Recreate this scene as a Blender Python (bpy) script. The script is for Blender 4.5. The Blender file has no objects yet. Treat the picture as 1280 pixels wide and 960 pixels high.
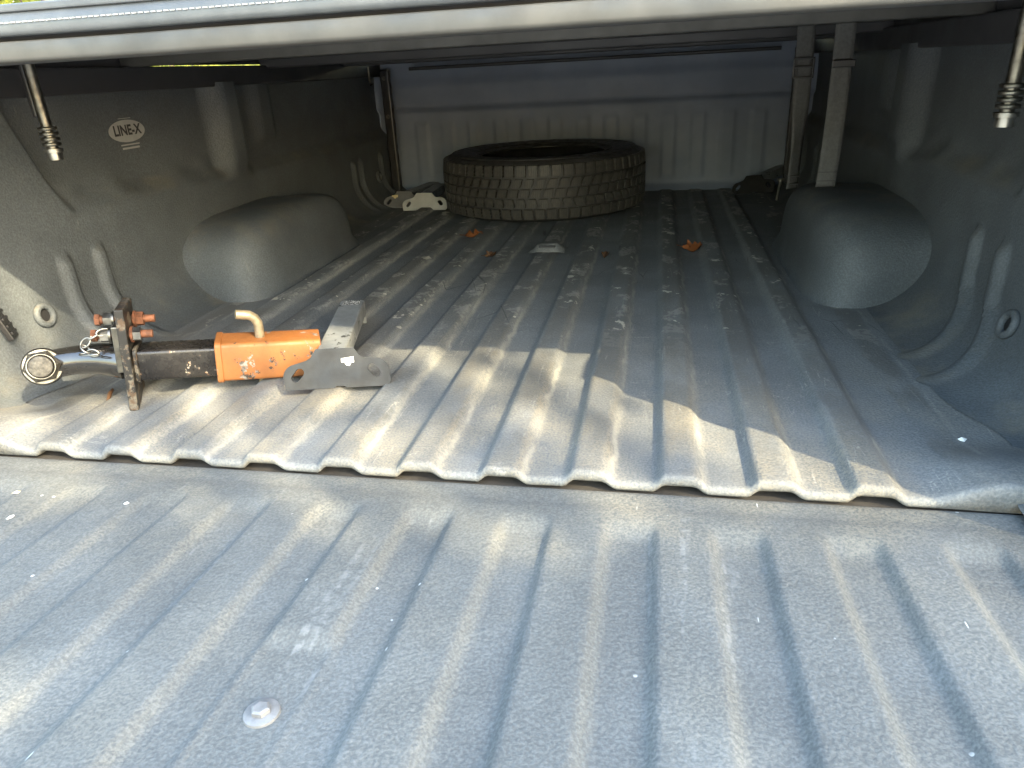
import bpy, bmesh, math, random
from mathutils import Vector, Matrix, noise
R = math.radians
random.seed(7)
S = bpy.context.scene
COL = S.collection

# ------------------------------------------------------------------ camera, sky, sun, exposure
cam = bpy.data.cameras.new('camera')
cam.sensor_width = 36.0
cam.lens = 36.0 * 887.86 / 1280.0
cam.clip_start = 0.02
cam.clip_end = 500
camo = bpy.data.objects.new('camera', cam)
COL.objects.link(camo)
camo.location = (-0.01144, -0.75215, 0.46786)
camo.rotation_euler = (1.1534468, 0.0504597, 0.1873049)
S.camera = camo
SUN_DIR = Vector((0.664, -0.479, 0.574)).normalized()      # towards the sun
EL = math.asin(SUN_DIR.z)
AZ = math.atan2(SUN_DIR.x, SUN_DIR.y)
w = bpy.data.worlds.new('World')
S.world = w
w.use_nodes = True
nt = w.node_tree
sky = nt.nodes.new('ShaderNodeTexSky')
sky.sky_type = 'NISHITA'
sky.sun_disc = False
sky.sun_elevation = EL
sky.sun_rotation = AZ
sky.dust_density = 3.0
sky.air_density = 2.1
sky.ozone_density = 3.5
bg = nt.nodes['Background']
bg.inputs['Strength'].default_value = 0.15
nt.links.new(sky.outputs['Color'], bg.inputs['Color'])
sl = bpy.data.lights.new('sun', 'SUN')
sl.energy = 2.0
sl.angle = R(0.53)
sl.color = (1.0, 0.84, 0.54)
so = bpy.data.objects.new('sun', sl)
COL.objects.link(so)
so.rotation_euler = (-SUN_DIR).to_track_quat('-Z', 'Y').to_euler()
S.view_settings.view_transform = 'Standard'
S.view_settings.look = 'None'
S.view_settings.gamma = 1
S.view_settings.exposure = 3.2
S.render.engine = 'CYCLES'
S.cycles.max_bounces = 8
S.cycles.diffuse_bounces = 6

# ------------------------------------------------------------------ helpers
def ss(a, b, x):
    t = (x - a) / (b - a)
    t = 0.0 if t < 0 else 1.0 if t > 1 else t
    return t * t * (3 - 2 * t)

def plateau(x, c, half, soft):
    return 1 - ss(half - soft / 2, half + soft / 2, abs(x - c))

def link(name, me, mat=None, parent=None, loc=None, rot=None):
    o = bpy.data.objects.new(name, me)
    COL.objects.link(o)
    if mat and me and not me.materials:
        me.materials.append(mat)
    if parent:
        o.parent = parent
    if loc is not None:
        o.location = loc
    if rot is not None:
        o.rotation_euler = rot
    return o

def tag(o, label=None, cat=None, group=None, kind=None):
    for k, v in (('label', label), ('category', cat), ('group', group), ('kind', kind)):
        if v:
            o[k] = v
    return o

def thing(name, label, cat, loc=(0, 0, 0), rot=(0, 0, 0), group=None):
    o = bpy.data.objects.new(name, None)
    COL.objects.link(o)
    o.location = loc
    o.rotation_euler = rot
    o.empty_display_size = 0.05
    return tag(o, label, cat, group)

def pydata(name, v, f, smooth=True):
    me = bpy.data.meshes.new(name)
    me.from_pydata([tuple(p) for p in v], [], f)
    if smooth:
        me.polygons.foreach_set('use_smooth', [True] * len(me.polygons))
    me.update()
    return me

def grid_mesh(name, rows, smooth=True, flip=False):
    n = len(rows[0])
    v = [p for r in rows for p in r]
    f = []
    for i in range(len(rows) - 1):
        for j in range(n - 1):
            q = (i * n + j, i * n + j + 1, (i + 1) * n + j + 1, (i + 1) * n + j)
            f.append(q[::-1] if flip else q)
    return pydata(name, v, f, smooth)

def bm_mesh(bm, name, smooth=False, angle=35):
    me = bpy.data.meshes.new(name)
    bmesh.ops.recalc_face_normals(bm, faces=bm.faces)
    if smooth:
        for f in bm.faces:
            f.smooth = True
        for e in bm.edges:
            if len(e.link_faces) == 2 and e.calc_face_angle(0) > R(angle):
                e.smooth = False
    bm.to_mesh(me)
    bm.free()
    return me

def add_box(bm, c, s, rot=None, bev=0.0, seg=2):
    r = bmesh.ops.create_cube(bm, size=1)
    vs = r['verts']
    m = Matrix.Diagonal((*s, 1))
    if rot is not None:
        m = rot.to_4x4() @ m
    bmesh.ops.transform(bm, matrix=Matrix.Translation(c) @ m, verts=vs)
    if bev:
        es = list({e for v in vs for e in v.link_edges})
        bmesh.ops.bevel(bm, geom=es, offset=bev, segments=seg, profile=0.5, affect='EDGES')

def add_cyl(bm, a, b, r0, r1=None, n=20, cap=True):
    a, b = Vector(a), Vector(b)
    d = b - a
    q = d.to_track_quat('Z', 'Y').to_matrix().to_4x4()
    bmesh.ops.create_cone(bm, cap_ends=cap, segments=n, radius1=r0, radius2=r0 if r1 is None else r1, depth=d.length,
                          matrix=Matrix.Translation((a + b) / 2) @ q)

def add_tube(bm, pts, rad, n=12, close=True, squash=None):
    pts = [Vector(p) for p in pts]
    rad = rad if isinstance(rad, (list, tuple)) else [rad] * len(pts)
    up = Vector((0, 0, 1))
    rings = []
    prev = None
    for i, p in enumerate(pts):
        t = (pts[min(i + 1, len(pts) - 1)] - pts[max(i - 1, 0)]).normalized()
        s = t.cross(up) if prev is None else prev - t * prev.dot(t)
        if s.length < 1e-4:
            s = t.cross(Vector((1, 0, 0)))
        s.normalize()
        prev = s
        u = t.cross(s)
        rings.append([bm.verts.new(p + (s * math.cos(a) + u * math.sin(a)) * rad[i]) for a in [2 * math.pi * k / n for k in range(n)]])
    for i in range(len(rings) - 1):
        for k in range(n):
            bm.faces.new((rings[i][k], rings[i][(k + 1) % n], rings[i + 1][(k + 1) % n], rings[i + 1][k]))
    if close:
        bm.faces.new(rings[0][::-1])
        bm.faces.new(rings[-1])

def add_torus(bm, c, axis, Rm, r, n=28, m=10, a0=0, a1=2 * math.pi):
    q = Vector(axis).to_track_quat('Z', 'Y')
    full = abs(a1 - a0 - 2 * math.pi) < 1e-6
    N = n if full else n + 1
    rings = []
    for i in range(N):
        a = a0 + (a1 - a0) * i / n
        rings.append([bm.verts.new(Vector(c) + q @ Vector(((Rm + r * math.cos(b)) * math.cos(a), (Rm + r * math.cos(b)) * math.sin(a), r * math.sin(b))))
                      for b in [2 * math.pi * k / m for k in range(m)]])
    for i in range(N if full else N - 1):
        A, B = rings[i], rings[(i + 1) % N]
        for k in range(m):
            bm.faces.new((A[k], A[(k + 1) % m], B[(k + 1) % m], B[k]))
    if not full:
        bm.faces.new(rings[0]); bm.faces.new(rings[-1][::-1])

def add_lathe(bm, prof, c, axis, n=32):
    """prof: (radius, height) pairs, revolved about axis through c; closed at r = 0 ends."""
    q = Vector(axis).to_track_quat('Z', 'Y')
    rings = []
    for r, h in prof:
        if r < 1e-6:
            rings.append([bm.verts.new(Vector(c) + q @ Vector((0, 0, h)))])
        else:
            rings.append([bm.verts.new(Vector(c) + q @ Vector((r * math.cos(a), r * math.sin(a), h))) for a in [2 * math.pi * k / n for k in range(n)]])
    for A, B in zip(rings, rings[1:]):
        for k in range(n):
            k2 = (k + 1) % n
            if len(A) == 1 and len(B) == 1:
                break
            if len(A) == 1:
                bm.faces.new((A[0], B[k2], B[k]))
            elif len(B) == 1:
                bm.faces.new((A[k], A[k2], B[0]))
            else:
                bm.faces.new((A[k], A[k2], B[k2], B[k]))

def add_prism(bm, outline, holes, y0, y1):
    """outline in (x, z), extruded from y0 to y1, with holes (triangle-filled)."""
    loops = [outline] + holes
    es = []
    for lp in loops:
        vs = [bm.verts.new((x, y0, z)) for x, z in lp]
        es += [bm.edges.new((vs[i], vs[(i + 1) % len(vs)])) for i in range(len(vs))]
    r = bmesh.ops.triangle_fill(bm, use_beauty=True, use_dissolve=False, edges=es)
    fs = [g for g in r['geom'] if isinstance(g, bmesh.types.BMFace)]
    e = bmesh.ops.extrude_face_region(bm, geom=fs)
    bmesh.ops.translate(bm, vec=(0, y1 - y0, 0), verts=[g for g in e['geom'] if isinstance(g, bmesh.types.BMVert)])

# ------------------------------------------------------------------ materials
class NT:
    def __init__(self, name):
        self.m = bpy.data.materials.new(name)
        self.m.use_nodes = True
        self.t = self.m.node_tree
        self.b = self.t.nodes['Principled BSDF']
        self.co = self.n('ShaderNodeTexCoord').outputs['Object']
    def n(self, k, **kw):
        x = self.t.nodes.new(k)
        for a, v in kw.items():
            setattr(x, a, v)
        return x
    def set(self, sock, v):
        if hasattr(v, 'is_linked'):
            self.t.links.new(v, sock)
        else:
            sock.default_value = v
    def map(self, scale=(1, 1, 1), loc=(0, 0, 0), rot=(0, 0, 0), src=None):
        x = self.n('ShaderNodeMapping')
        self.set(x.inputs['Vector'], src or self.co)
        x.inputs['Scale'].default_value = scale
        x.inputs['Location'].default_value = loc
        x.inputs['Rotation'].default_value = rot
        return x.outputs[0]
    def noise(self, scale, detail=4, rough=0.55, vec=None, dist=0.0):
        x = self.n('ShaderNodeTexNoise')
        self.set(x.inputs['Vector'], vec or self.co)
        x.inputs['Scale'].default_value = scale
        x.inputs['Detail'].default_value = detail
        x.inputs['Roughness'].default_value = rough
        x.inputs['Distortion'].default_value = dist
        return x.outputs['Fac']
    def voro(self, scale, feature='F1', vec=None, rnd=1.0, out='Distance'):
        x = self.n('ShaderNodeTexVoronoi', feature=feature)
        self.set(x.inputs['Vector'], vec or self.co)
        x.inputs['Scale'].default_value = scale
        x.inputs['Randomness'].default_value = rnd
        return x.outputs[out]
    def ramp(self, fac, a, b, lo=0.0, hi=1.0):
        x = self.n('ShaderNodeMapRange', interpolation_type='SMOOTHSTEP')
        self.set(x.inputs['Value'], fac)
        x.inputs['From Min'].default_value = a
        x.inputs['From Max'].default_value = b
        x.inputs['To Min'].default_value = lo
        x.inputs['To Max'].default_value = hi
        return x.outputs[0]
    def math(self, op, a, b=0.0, c=0.0):
        x = self.n('ShaderNodeMath', operation=op)
        for i, v in enumerate((a, b, c)):
            self.set(x.inputs[i], v)
        return x.outputs[0]
    def mul(self, *a):
        r = a[0]
        for v in a[1:]:
            r = self.math('MULTIPLY', r, v)
        return r
    def mix(self, fac, a, b):
        x = self.n('ShaderNodeMix', data_type='RGBA')
        self.set(x.inputs['Factor'], fac)
        for s, v in ((x.inputs['A'], a), (x.inputs['B'], b)):
            if isinstance(v, tuple):
                v = (*v, 1)
            self.set(s, v)
        return x.outputs['Result']
    def xyz(self):
        x = self.n('ShaderNodeSeparateXYZ')
        self.set(x.inputs[0], self.co)
        return x.outputs
    def bump(self, h, strength=0.5, dist=0.001, prev=None):
        x = self.n('ShaderNodeBump')
        self.set(x.inputs['Height'], h)
        x.inputs['Strength'].default_value = strength
        x.inputs['Distance'].default_value = dist
        if prev:
            self.t.links.new(prev, x.inputs['Normal'])
        return x.outputs[0]
    def out(self, col=None, rough=None, normal=None, metal=None, spec=None, coat=None):
        if col is not None:
            self.set(self.b.inputs['Base Color'], (*col, 1) if isinstance(col, tuple) else col)
        if rough is not None:
            self.set(self.b.inputs['Roughness'], rough)
        if normal is not None:
            self.t.links.new(normal, self.b.inputs['Normal'])
        if metal is not None:
            self.set(self.b.inputs['Metallic'], metal)
        if spec is not None:
            self.set(self.b.inputs['Specular IOR Level'], spec)
        if coat is not None:
            self.set(self.b.inputs['Coat Weight'], coat)
        return self.m

LINER = (0.078, 0.084, 0.092)
DUST = (0.25, 0.215, 0.15)
PITCH = 0.11

def liner_base(t, col=LINER, grain=1.0):
    big = t.noise(5, 5, 0.6)
    c = t.mix(t.ramp(big, 0.35, 0.7), tuple(x * 0.86 for x in col), tuple(x * 1.16 for x in col))
    g1 = t.noise(330, 3, 0.6)
    g2 = t.voro(210)
    h = t.math('ADD', t.mul(g1, 0.7), t.mul(g2, -0.5))
    nrm = t.bump(h, 0.55 * grain, 0.0016)
    c = t.mix(t.ramp(g1, 0.35, 0.72), t.mix(0.32, c, (0.0, 0.0, 0.0)), c)
    return c, nrm, g1

def mat_liner():
    t = NT('bedliner_walls')
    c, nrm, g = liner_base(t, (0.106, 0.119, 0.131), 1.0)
    nz = t.n('ShaderNodeNewGeometry').outputs['Normal']
    s = t.n('ShaderNodeSeparateXYZ'); t.set(s.inputs[0], nz)
    up = t.ramp(s.outputs[2], 0.15, 0.95)
    d = t.mul(up, t.ramp(t.noise(9, 6, 0.65), 0.42, 0.75), 0.4)
    c = t.mix(d, c, DUST)
    sc = t.mul(t.ramp(t.noise(60, 2, 0.5, t.map((1, 1, 0.25))), 0.72, 0.78), t.ramp(t.noise(3, 2), 0.5, 0.6), 0.22)
    c = t.mix(sc, c, (0.30, 0.29, 0.26))
    return t.out(c, 0.62, nrm, spec=0.35)

def mat_floor():
    t = NT('bedliner_floor')
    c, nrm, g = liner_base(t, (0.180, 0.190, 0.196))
    X, Y, Z = t.xyz()
    ph = t.math('FRACT', t.math('DIVIDE', t.math('ADD', X, 11 * PITCH), PITCH))
    warp = t.math('ADD', ph, t.mul(t.math('SUBTRACT', t.noise(22, 3), 0.5), 0.16))
    top = t.mul(t.ramp(warp, 0.07, 0.12), t.ramp(warp, 0.48, 0.43))
    deep = t.ramp(Y, 0.30, 0.75)
    # rubbed tops, darker bare rubbery patches
    rub = t.mul(top, t.ramp(t.noise(13, 5, 0.6, t.map((1, 0.5, 1))), 0.38, 0.56), t.ramp(t.noise(150, 4, 0.7), 0.36, 0.56, 0.35, 1.0), t.ramp(Y, 0.0, 0.15, 0.5, 1.0))
    c = t.mix(t.mul(rub, 0.75), c, (0.10, 0.098, 0.093))
    # tan dust, mostly near the tailgate
    dn = t.ramp(t.noise(7, 6, 0.62, t.map((1, 0.55, 1))), 0.36, 0.68)
    dl = t.ramp(Y, 0.55, 0.0, 0.14, 0.62)
    c = t.mix(t.mul(dn, dl, t.ramp(g, 0.3, 0.62)), c, DUST)
    fl = t.mul(t.ramp(warp, 0.47, 0.50), t.ramp(warp, 0.56, 0.52))  # pale line painted on sunward rib edges: flute dust plus sunlit brightness
    c = t.mix(t.mul(fl, t.ramp(t.noise(16, 5, 0.6, t.map((1, 0.4, 1))), 0.4, 0.65), 0.35), c, (0.40, 0.38, 0.32))
    # pale scuffed flakes on the rib tops, towards the cab
    v1 = t.noise(19, 6, 0.62, t.map((0.9, 0.62, 1), (3, 1, 0)))
    flake = t.mul(top, t.ramp(v1, 0.54, 0.575), t.ramp(t.noise(95, 3, 0.6), 0.36, 0.5), deep)
    c = t.mix(t.mul(flake, 0.42), c, (0.42, 0.41, 0.37))
    v2 = t.noise(30, 5, 0.6, t.map((0.7, 0.7, 1), (9, 4, 2)))
    fl2 = t.mul(top, t.ramp(v2, 0.64, 0.655), t.ramp(Y, 0.42, 0.6))
    c = t.mix(t.mul(fl2, 0.8), c, (0.58, 0.56, 0.48))
    # thin scratches along and across the bed
    for i, (sc, rz) in enumerate((((60, 2.2, 1), 0.0), ((48, 2.5, 1), 0.5), ((40, 3.2, 1), -0.35), ((7, 50, 1), 0.1))):
        n = t.noise(1.0, 2, 0.5, t.map(sc, (i * 7.3, i * 3.1, 0), (0, 0, rz)))
        line = t.ramp(t.math('ABSOLUTE', t.math('SUBTRACT', n, 0.52)), 0.010, 0.003)
        m = t.ramp(t.noise(6 + i, 3, 0.6, t.map((1, 1, 1), (i * 5.7, 2, 1))), 0.56, 0.66)
        c = t.mix(t.mul(line, m, t.ramp(g, 0.35, 0.6), 0.5), c, (0.34, 0.33, 0.30))
    # fine cracks
    cr = t.ramp(t.voro(9, 'DISTANCE_TO_EDGE', t.map((1, 0.5, 1))), 0.010, 0.002)
    c = t.mix(t.mul(cr, t.ramp(t.noise(4, 2), 0.52, 0.62), t.ramp(Y, 0.3, 0.6), 0.6), c, (0.02, 0.02, 0.02))
    return t.out(c, t.math('SUBTRACT', 0.76, t.mul(rub, 0.16)), nrm, spec=0.3)

def mat_tailgate():
    t = NT('bedliner_tailgate')
    c, nrm, g = liner_base(t, (0.140, 0.146, 0.144), 1.0)
    X, Y, Z = t.xyz()
    dn = t.ramp(t.noise(6, 6, 0.62), 0.40, 0.70)
    c = t.mix(t.mul(dn, t.ramp(Y, -0.25, -0.02, 0.16, 0.42), t.ramp(g, 0.3, 0.6)), c, DUST)
    # rubbed arrises: pale streaks along the flutes
    n = t.noise(1, 3, 0.6, t.map((38, 2.5, 1), (0.3, 0, 0)))
    st = t.mul(t.ramp(n, 0.60, 0.72), t.ramp(t.noise(70, 3), 0.42, 0.62), 0.28)
    c = t.mix(st, c, (0.34, 0.34, 0.33))
    # short white scratches
    for i, (sc, rz) in enumerate((((90, 12, 1), 0.35), ((80, 10, 1), -0.12))):
        v = t.voro(1.0, 'F1', t.map(sc, (i * 3.7, i * 1.3, 0), (0, 0, rz)))
        k = t.mul(t.ramp(v, 0.07, 0.04), t.ramp(t.noise(7, 2, 0.5, t.map((1, 1, 1), (i * 4.1, 7, 3))), 0.63, 0.66))
        c = t.mix(t.mul(k, 0.75), c, (0.62, 0.64, 0.62))
    sp = t.mul(t.ramp(t.voro(45), 0.10, 0.07), t.ramp(t.noise(11, 2), 0.60, 0.64), 0.8)
    c = t.mix(sp, c, (0.5, 0.5, 0.48))
    return t.out(c, 0.74, nrm, spec=0.28)

def mat_plain(name, col, rough=0.5, metal=0.0, var=0.2, scale=30, bump=0.0, bs=200, spec=0.5):
    t = NT(name)
    c = t.mix(t.ramp(t.noise(scale, 5, 0.6), 0.3, 0.7), tuple(x * (1 - var) for x in col), tuple(min(1, x * (1 + var)) for x in col))
    r = t.ramp(t.noise(scale * 1.7, 4), 0.3, 0.7, max(0, rough - 0.1), min(1, rough + 0.1))
    nrm = t.bump(t.noise(bs, 3), bump, 0.001) if bump else None
    return t.out(c, r, nrm, metal, spec)

def mat_chipped(name, paint, under, rough=0.4, amount=0.6, scale=45, metal=0.0, under2=None, spec=0.5):
    t = NT(name)
    n = t.noise(scale, 7, 0.68)
    k = t.ramp(n, amount, amount + 0.03)
    c = t.mix(t.ramp(t.noise(14, 4), 0.3, 0.7), tuple(x * 0.8 for x in paint), tuple(min(1, x * 1.15) for x in paint))
    u = under if under2 is None else t.mix(t.ramp(t.noise(scale * 1.5, 3), 0.45, 0.6), under, under2)
    c = t.mix(k, c, u)
    nrm = t.bump(t.math('SUBTRACT', t.noise(170, 4), t.mul(k, 0.6)), 0.35, 0.0009)
    return t.out(c, t.ramp(n, 0.4, 0.7, rough, rough + 0.25), nrm, metal, spec)

M = {}
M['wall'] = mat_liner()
M['bulk'] = mat_plain('brightened_bulkhead_liner', (0.20, 0.235, 0.31), 0.6, var=0.1, scale=6, bump=0.4, bs=330)  # same liner painted paler and bluer, in place of light missing up front
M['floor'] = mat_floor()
M['gate'] = mat_tailgate()
M['body'] = mat_plain('dark_paint', (0.03, 0.032, 0.036), 0.3, var=0.1)
M['blackmetal'] = mat_plain('black_metal', (0.02, 0.02, 0.022), 0.42, var=0.3)
M['vinyl'] = mat_plain('grey_vinyl', (0.078, 0.085, 0.092), 0.42, var=0.12, bump=0.25, bs=500)
M['under'] = mat_plain('cover_backing_fabric', (0.30, 0.29, 0.28), 0.8, var=0.1)  # backing tone raised to bounce more light into the bed
M['alu'] = mat_plain('dull_aluminium_rail', (0.06, 0.059, 0.055), 0.55, 0.2, 0.15, 20)
M['rail'] = mat_plain('black_rail', (0.036, 0.036, 0.04), 0.55, 0.0, 0.05, 4)
M['steel'] = mat_plain('zinc_steel', (0.26, 0.255, 0.24), 0.38, 1.0, 0.15, 60, 0.15)
M['boltsteel'] = mat_plain('bolt_steel', (0.22, 0.215, 0.21), 0.5, 0.4, 0.15, 90, 0.2)
M['gunsteel'] = mat_plain('grey_steel', (0.14, 0.135, 0.12), 0.4, 1.0, 0.3, 60, 0.2)
M['orange'] = mat_chipped('orange_chipped_paint', (0.235, 0.088, 0.024), (0.02, 0.018, 0.016), 0.5, 0.585, 34, 0.0, (0.22, 0.20, 0.18))
M['blackpaint'] = mat_chipped('black_chipped_paint', (0.014, 0.013, 0.013), (0.30, 0.26, 0.21), 0.22, 0.62, 60, 0.15, (0.20, 0.09, 0.04))
M['studend'] = mat_plain('worn_stud_end', (0.075, 0.07, 0.06), 0.6, 0.5, 0.4, 150, 0.8, 260)
M['wornplate'] = mat_chipped('worn_black_plate', (0.02, 0.019, 0.018), (0.13, 0.115, 0.09), 0.45, 0.52, 55, 0.2, (0.08, 0.05, 0.03))
M['pin'] = mat_plain('yellow_zinc_pin', (0.30, 0.25, 0.17), 0.42, 0.55, 0.25, 70, 0.2)
M['rust'] = mat_plain('rusty_steel', (0.11, 0.042, 0.02), 0.75, 0.2, 0.5, 120, 0.4, 300)
M['bracket'] = mat_plain('grey_powdercoat', (0.022, 0.022, 0.0215), 0.6, 0.15, 0.2, 25, 0.15, 400)
M['palegrey'] = mat_plain('pale_grey_paint', (0.42, 0.42, 0.40), 0.45, 0.0, 0.08, 25)
M['midgrey'] = mat_plain('mid_grey_paint', (0.17, 0.17, 0.175), 0.45, 0.0, 0.12, 25)
M['bracketbar'] = mat_chipped('worn_bracket_bar', (0.24, 0.255, 0.265), (0.04, 0.04, 0.04), 0.4, 0.60, 30, 0.35)
M['rubber'] = mat_plain('tyre_rubber', (0.034, 0.033, 0.033), 0.55, 0, 0.25, 25, 0.2, 300)
M['liner_in'] = mat_plain('tyre_inner_liner', (0.03, 0.03, 0.03), 0.16, 0, 0.2, 25)
M['web'] = mat_plain('strap_webbing', (0.072, 0.072, 0.07), 0.8, 0, 0.12, 150, 0.5, 700)
M['plastic'] = mat_plain('black_plastic', (0.018, 0.018, 0.02), 0.4, 0, 0.2)
M['white'] = mat_plain('white_paper', (0.75, 0.74, 0.70), 0.6, 0, 0.06)
M['yellow'] = mat_plain('yellowed_label', (0.72, 0.62, 0.34), 0.6, 0, 0.1)
M['sticker'] = mat_plain('silver_sticker', (0.33, 0.335, 0.33), 0.45, 0, 0.08)
M['ink'] = mat_plain('black_ink', (0.015, 0.015, 0.017), 0.5, 0, 0.1)

def mat_tread():
    t = NT('tread_rubber')
    nrm = t.bump(t.noise(260, 3), 0.3, 0.001)
    c = t.mix(t.ramp(t.noise(18, 4), 0.35, 0.7), (0.032, 0.031, 0.029), (0.062, 0.058, 0.05))
    return t.out(c, 0.5, nrm)
M['tread'] = mat_tread()

def mat_label_print():
    t = NT('printed_label')
    n = t.noise(1, 1, 0.5, t.map((420, 160, 1)))
    c = t.mix(t.ramp(n, 0.50, 0.53), (0.03, 0.03, 0.03), (0.62, 0.62, 0.60))
    return t.out(c, 0.5)
M['print'] = mat_label_print()

def mat_leaf(name, a, b, trans=0.25):
    t = NT(name)
    c = t.mix(t.ramp(t.noise(3.0, 3), 0.35, 0.65), a, b)
    t.out(c, 0.55)
    t.b.inputs['Transmission Weight'].default_value = 0.0
    tr = t.n('ShaderNodeBsdfTranslucent')
    t.set(tr.inputs['Color'], c)
    mx = t.n('ShaderNodeMixShader')
    mx.inputs[0].default_value = trans
    t.t.links.new(t.b.outputs[0], mx.inputs[1])
    t.t.links.new(tr.outputs[0], mx.inputs[2])
    t.t.links.new(mx.outputs[0], t.t.nodes['Material Output'].inputs['Surface'])
    return t.m
M['foliage'] = mat_leaf('shrub_leaf', (0.16, 0.20, 0.03), (0.34, 0.33, 0.05), 0.4)
M['treeleaf'] = mat_leaf('tree_leaf', (0.04, 0.08, 0.02), (0.08, 0.12, 0.03), 0.15)
M['bark'] = mat_plain('bark', (0.10, 0.07, 0.05), 0.9, 0, 0.3, 8, 0.8, 30)
M['dryleaf'] = mat_leaf('dry_leaf', (0.24, 0.075, 0.022), (0.33, 0.13, 0.045), 0.25)
M['dryleaf2'] = mat_leaf('dry_leaf_brown', (0.12, 0.06, 0.03), (0.22, 0.12, 0.06), 0.2)

def mat_ground():
    t = NT('driveway')
    c = t.mix(t.ramp(t.noise(1.2, 8, 0.65), 0.3, 0.7), (0.35, 0.35, 0.345), (0.45, 0.45, 0.44))
    return t.out(c, 0.9, t.bump(t.noise(60, 5), 0.4, 0.004))
M['ground'] = mat_ground()

# ------------------------------------------------------------------ the place: ground
gm = pydata('ground', [(-60, -60, -0.86), (60, -60, -0.86), (60, 60, -0.86), (-60, 60, -0.86)], [(0, 1, 2, 3)], False)
tag(link('ground', gm, M['ground']), kind='structure')

# ------------------------------------------------------------------ the pickup bed
XC = -0.295
XL, XR = -1.135, 0.545
YB = 2.21
BEDZ = 0.50
truck = thing('pickup_truck', 'charcoal spray-lined cargo bed of a pickup truck with its ribbed tailgate lowered', 'truck', (0, 0, 0))
RIBS = [PITCH * k for k in range(-8, 3)]

def floor_z(x, y, low=False):
    z = 0.0
    for a in RIBS:
        u = x - a
        if -0.01 < u < 0.075:
            z = 0.0125 * ss(-0.004, 0.010, u) * (1 - ss(0.043, 0.063, u))
            break
    z *= 1 - ss(2.12, 2.19, y)
    # floor pan lifts a touch between the last rib and each side
    if not low:
        for sx in (x - 0.295, -0.885 - x):
            z += 0.024 * ss(0.0, 0.085, sx) * (1 - ss(0.035, 0.15, y))
    z += 0.0016 * (noise.noise((x * 5, y * 3, 1.3)))
    return z

xs = []
x = XL + 0.03
while x < XR - 0.03:
    xs.append(x); x += 0.0045
ys = [0.006, 0.012, 0.02, 0.035] + [0.06 + 0.02 * i for i in range(int((YB - 0.06) / 0.02) + 2)]
rows = []
# rolled rear edge: under side, front face, rolled top, then the floor sheet
for (yy, dz) in ((0.05, -0.0125), (0.006, -0.0125), (0.001, -0.0116), (-0.001, -0.0085), (-0.001, -0.0045), (0.001, -0.0016), (0.0035, -0.0004)):
    rows.append([(xx, yy + 0.0015 * noise.noise((xx * 14, 3, 0)), floor_z(xx, 0.0, dz < -0.0095) * (0.80 if dz < -0.0095 else 0.88 if dz < -0.007 else 1.0) + dz) for xx in xs])
for yy in ys:
    rows.append([(xx, yy, floor_z(xx, yy)) for xx in xs])
link('bed_floor', grid_mesh('bed_floor', rows), M['floor'], truck)

# hinge sill under the floor edge
bm = bmesh.new()
add_box(bm, (XC, 0.19, -0.047), (1.46, 0.374, 0.06))
link('hinge_sill', bm_mesh(bm, 'hinge_sill'), mat_plain('darkened_sill', (0.045, 0.04, 0.034), 0.8, 0, 0.3, 30, 0.5, 250), truck)  # sill colour darkened to paint the shade beneath the lip's arches

RF = 0.12
def wall_off(y, z, side):
    o = 0.0
    o += 0.112 * (1 - ss(-0.02, 0.20, y))                       # rear corner post
    thr = 0.272 + 0.35 * (1 - ss(0.26, 0.46, y)) - 0.02 * ss(0.8, 1.1, y)
    o += 0.030 * (1 - ss(thr - 0.022, thr + 0.022, z)) * (0.15 + 0.85 * ss(0.05, 0.25, y))           # lower panel stands proud of the upper pocket
    p = plateau(y, 1.05, 0.055, 0.06) * ss(0.22, 0.29, z)
    o += 0.045 * p                                               # stake pillar
    o += 0.02 * plateau(y, 1.26, 0.05, 0.05) * ss(0.3, 0.34, z)
    if side < 0:
        ribs = (0.385, 0.475, 1.80, 1.87, 2.08)
    else:
        ribs = (0.44, 0.54, 1.80, 1.87, 2.08)
    for r in ribs:
        yy = r - 0.10 * max(0.0, (0.10 - z)) / 0.1 * (1 if side > 0 and r < 1 else 0)
        o += 0.013 * plateau(y, yy, 0.013, 0.016) * (1 - ss(0.17, 0.195, z))
    for k, (cy, cz) in enumerate(((0.47, 0.292), (0.60, 0.285), (0.80, 0.285), (0.93, 0.285))):
        d = math.hypot((y - cy) / 0.035, (z - cz) / 0.018)
        o += 0.008 * math.exp(-d * d)
    o += 0.0022 * noise.noise((y * 3, z * 3, side * 5.0))
    return o

def wall_x(y, z, side):
    o = wall_off(y, z, side)
    rf = 0.045 + (RF - 0.045) * ss(0.02, 0.30, y)
    if z < rf:
        o += rf - math.sqrt(max(0, rf * rf - (rf - z) ** 2))
    return (XL + o) if side < 0 else (XR - o)

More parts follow.
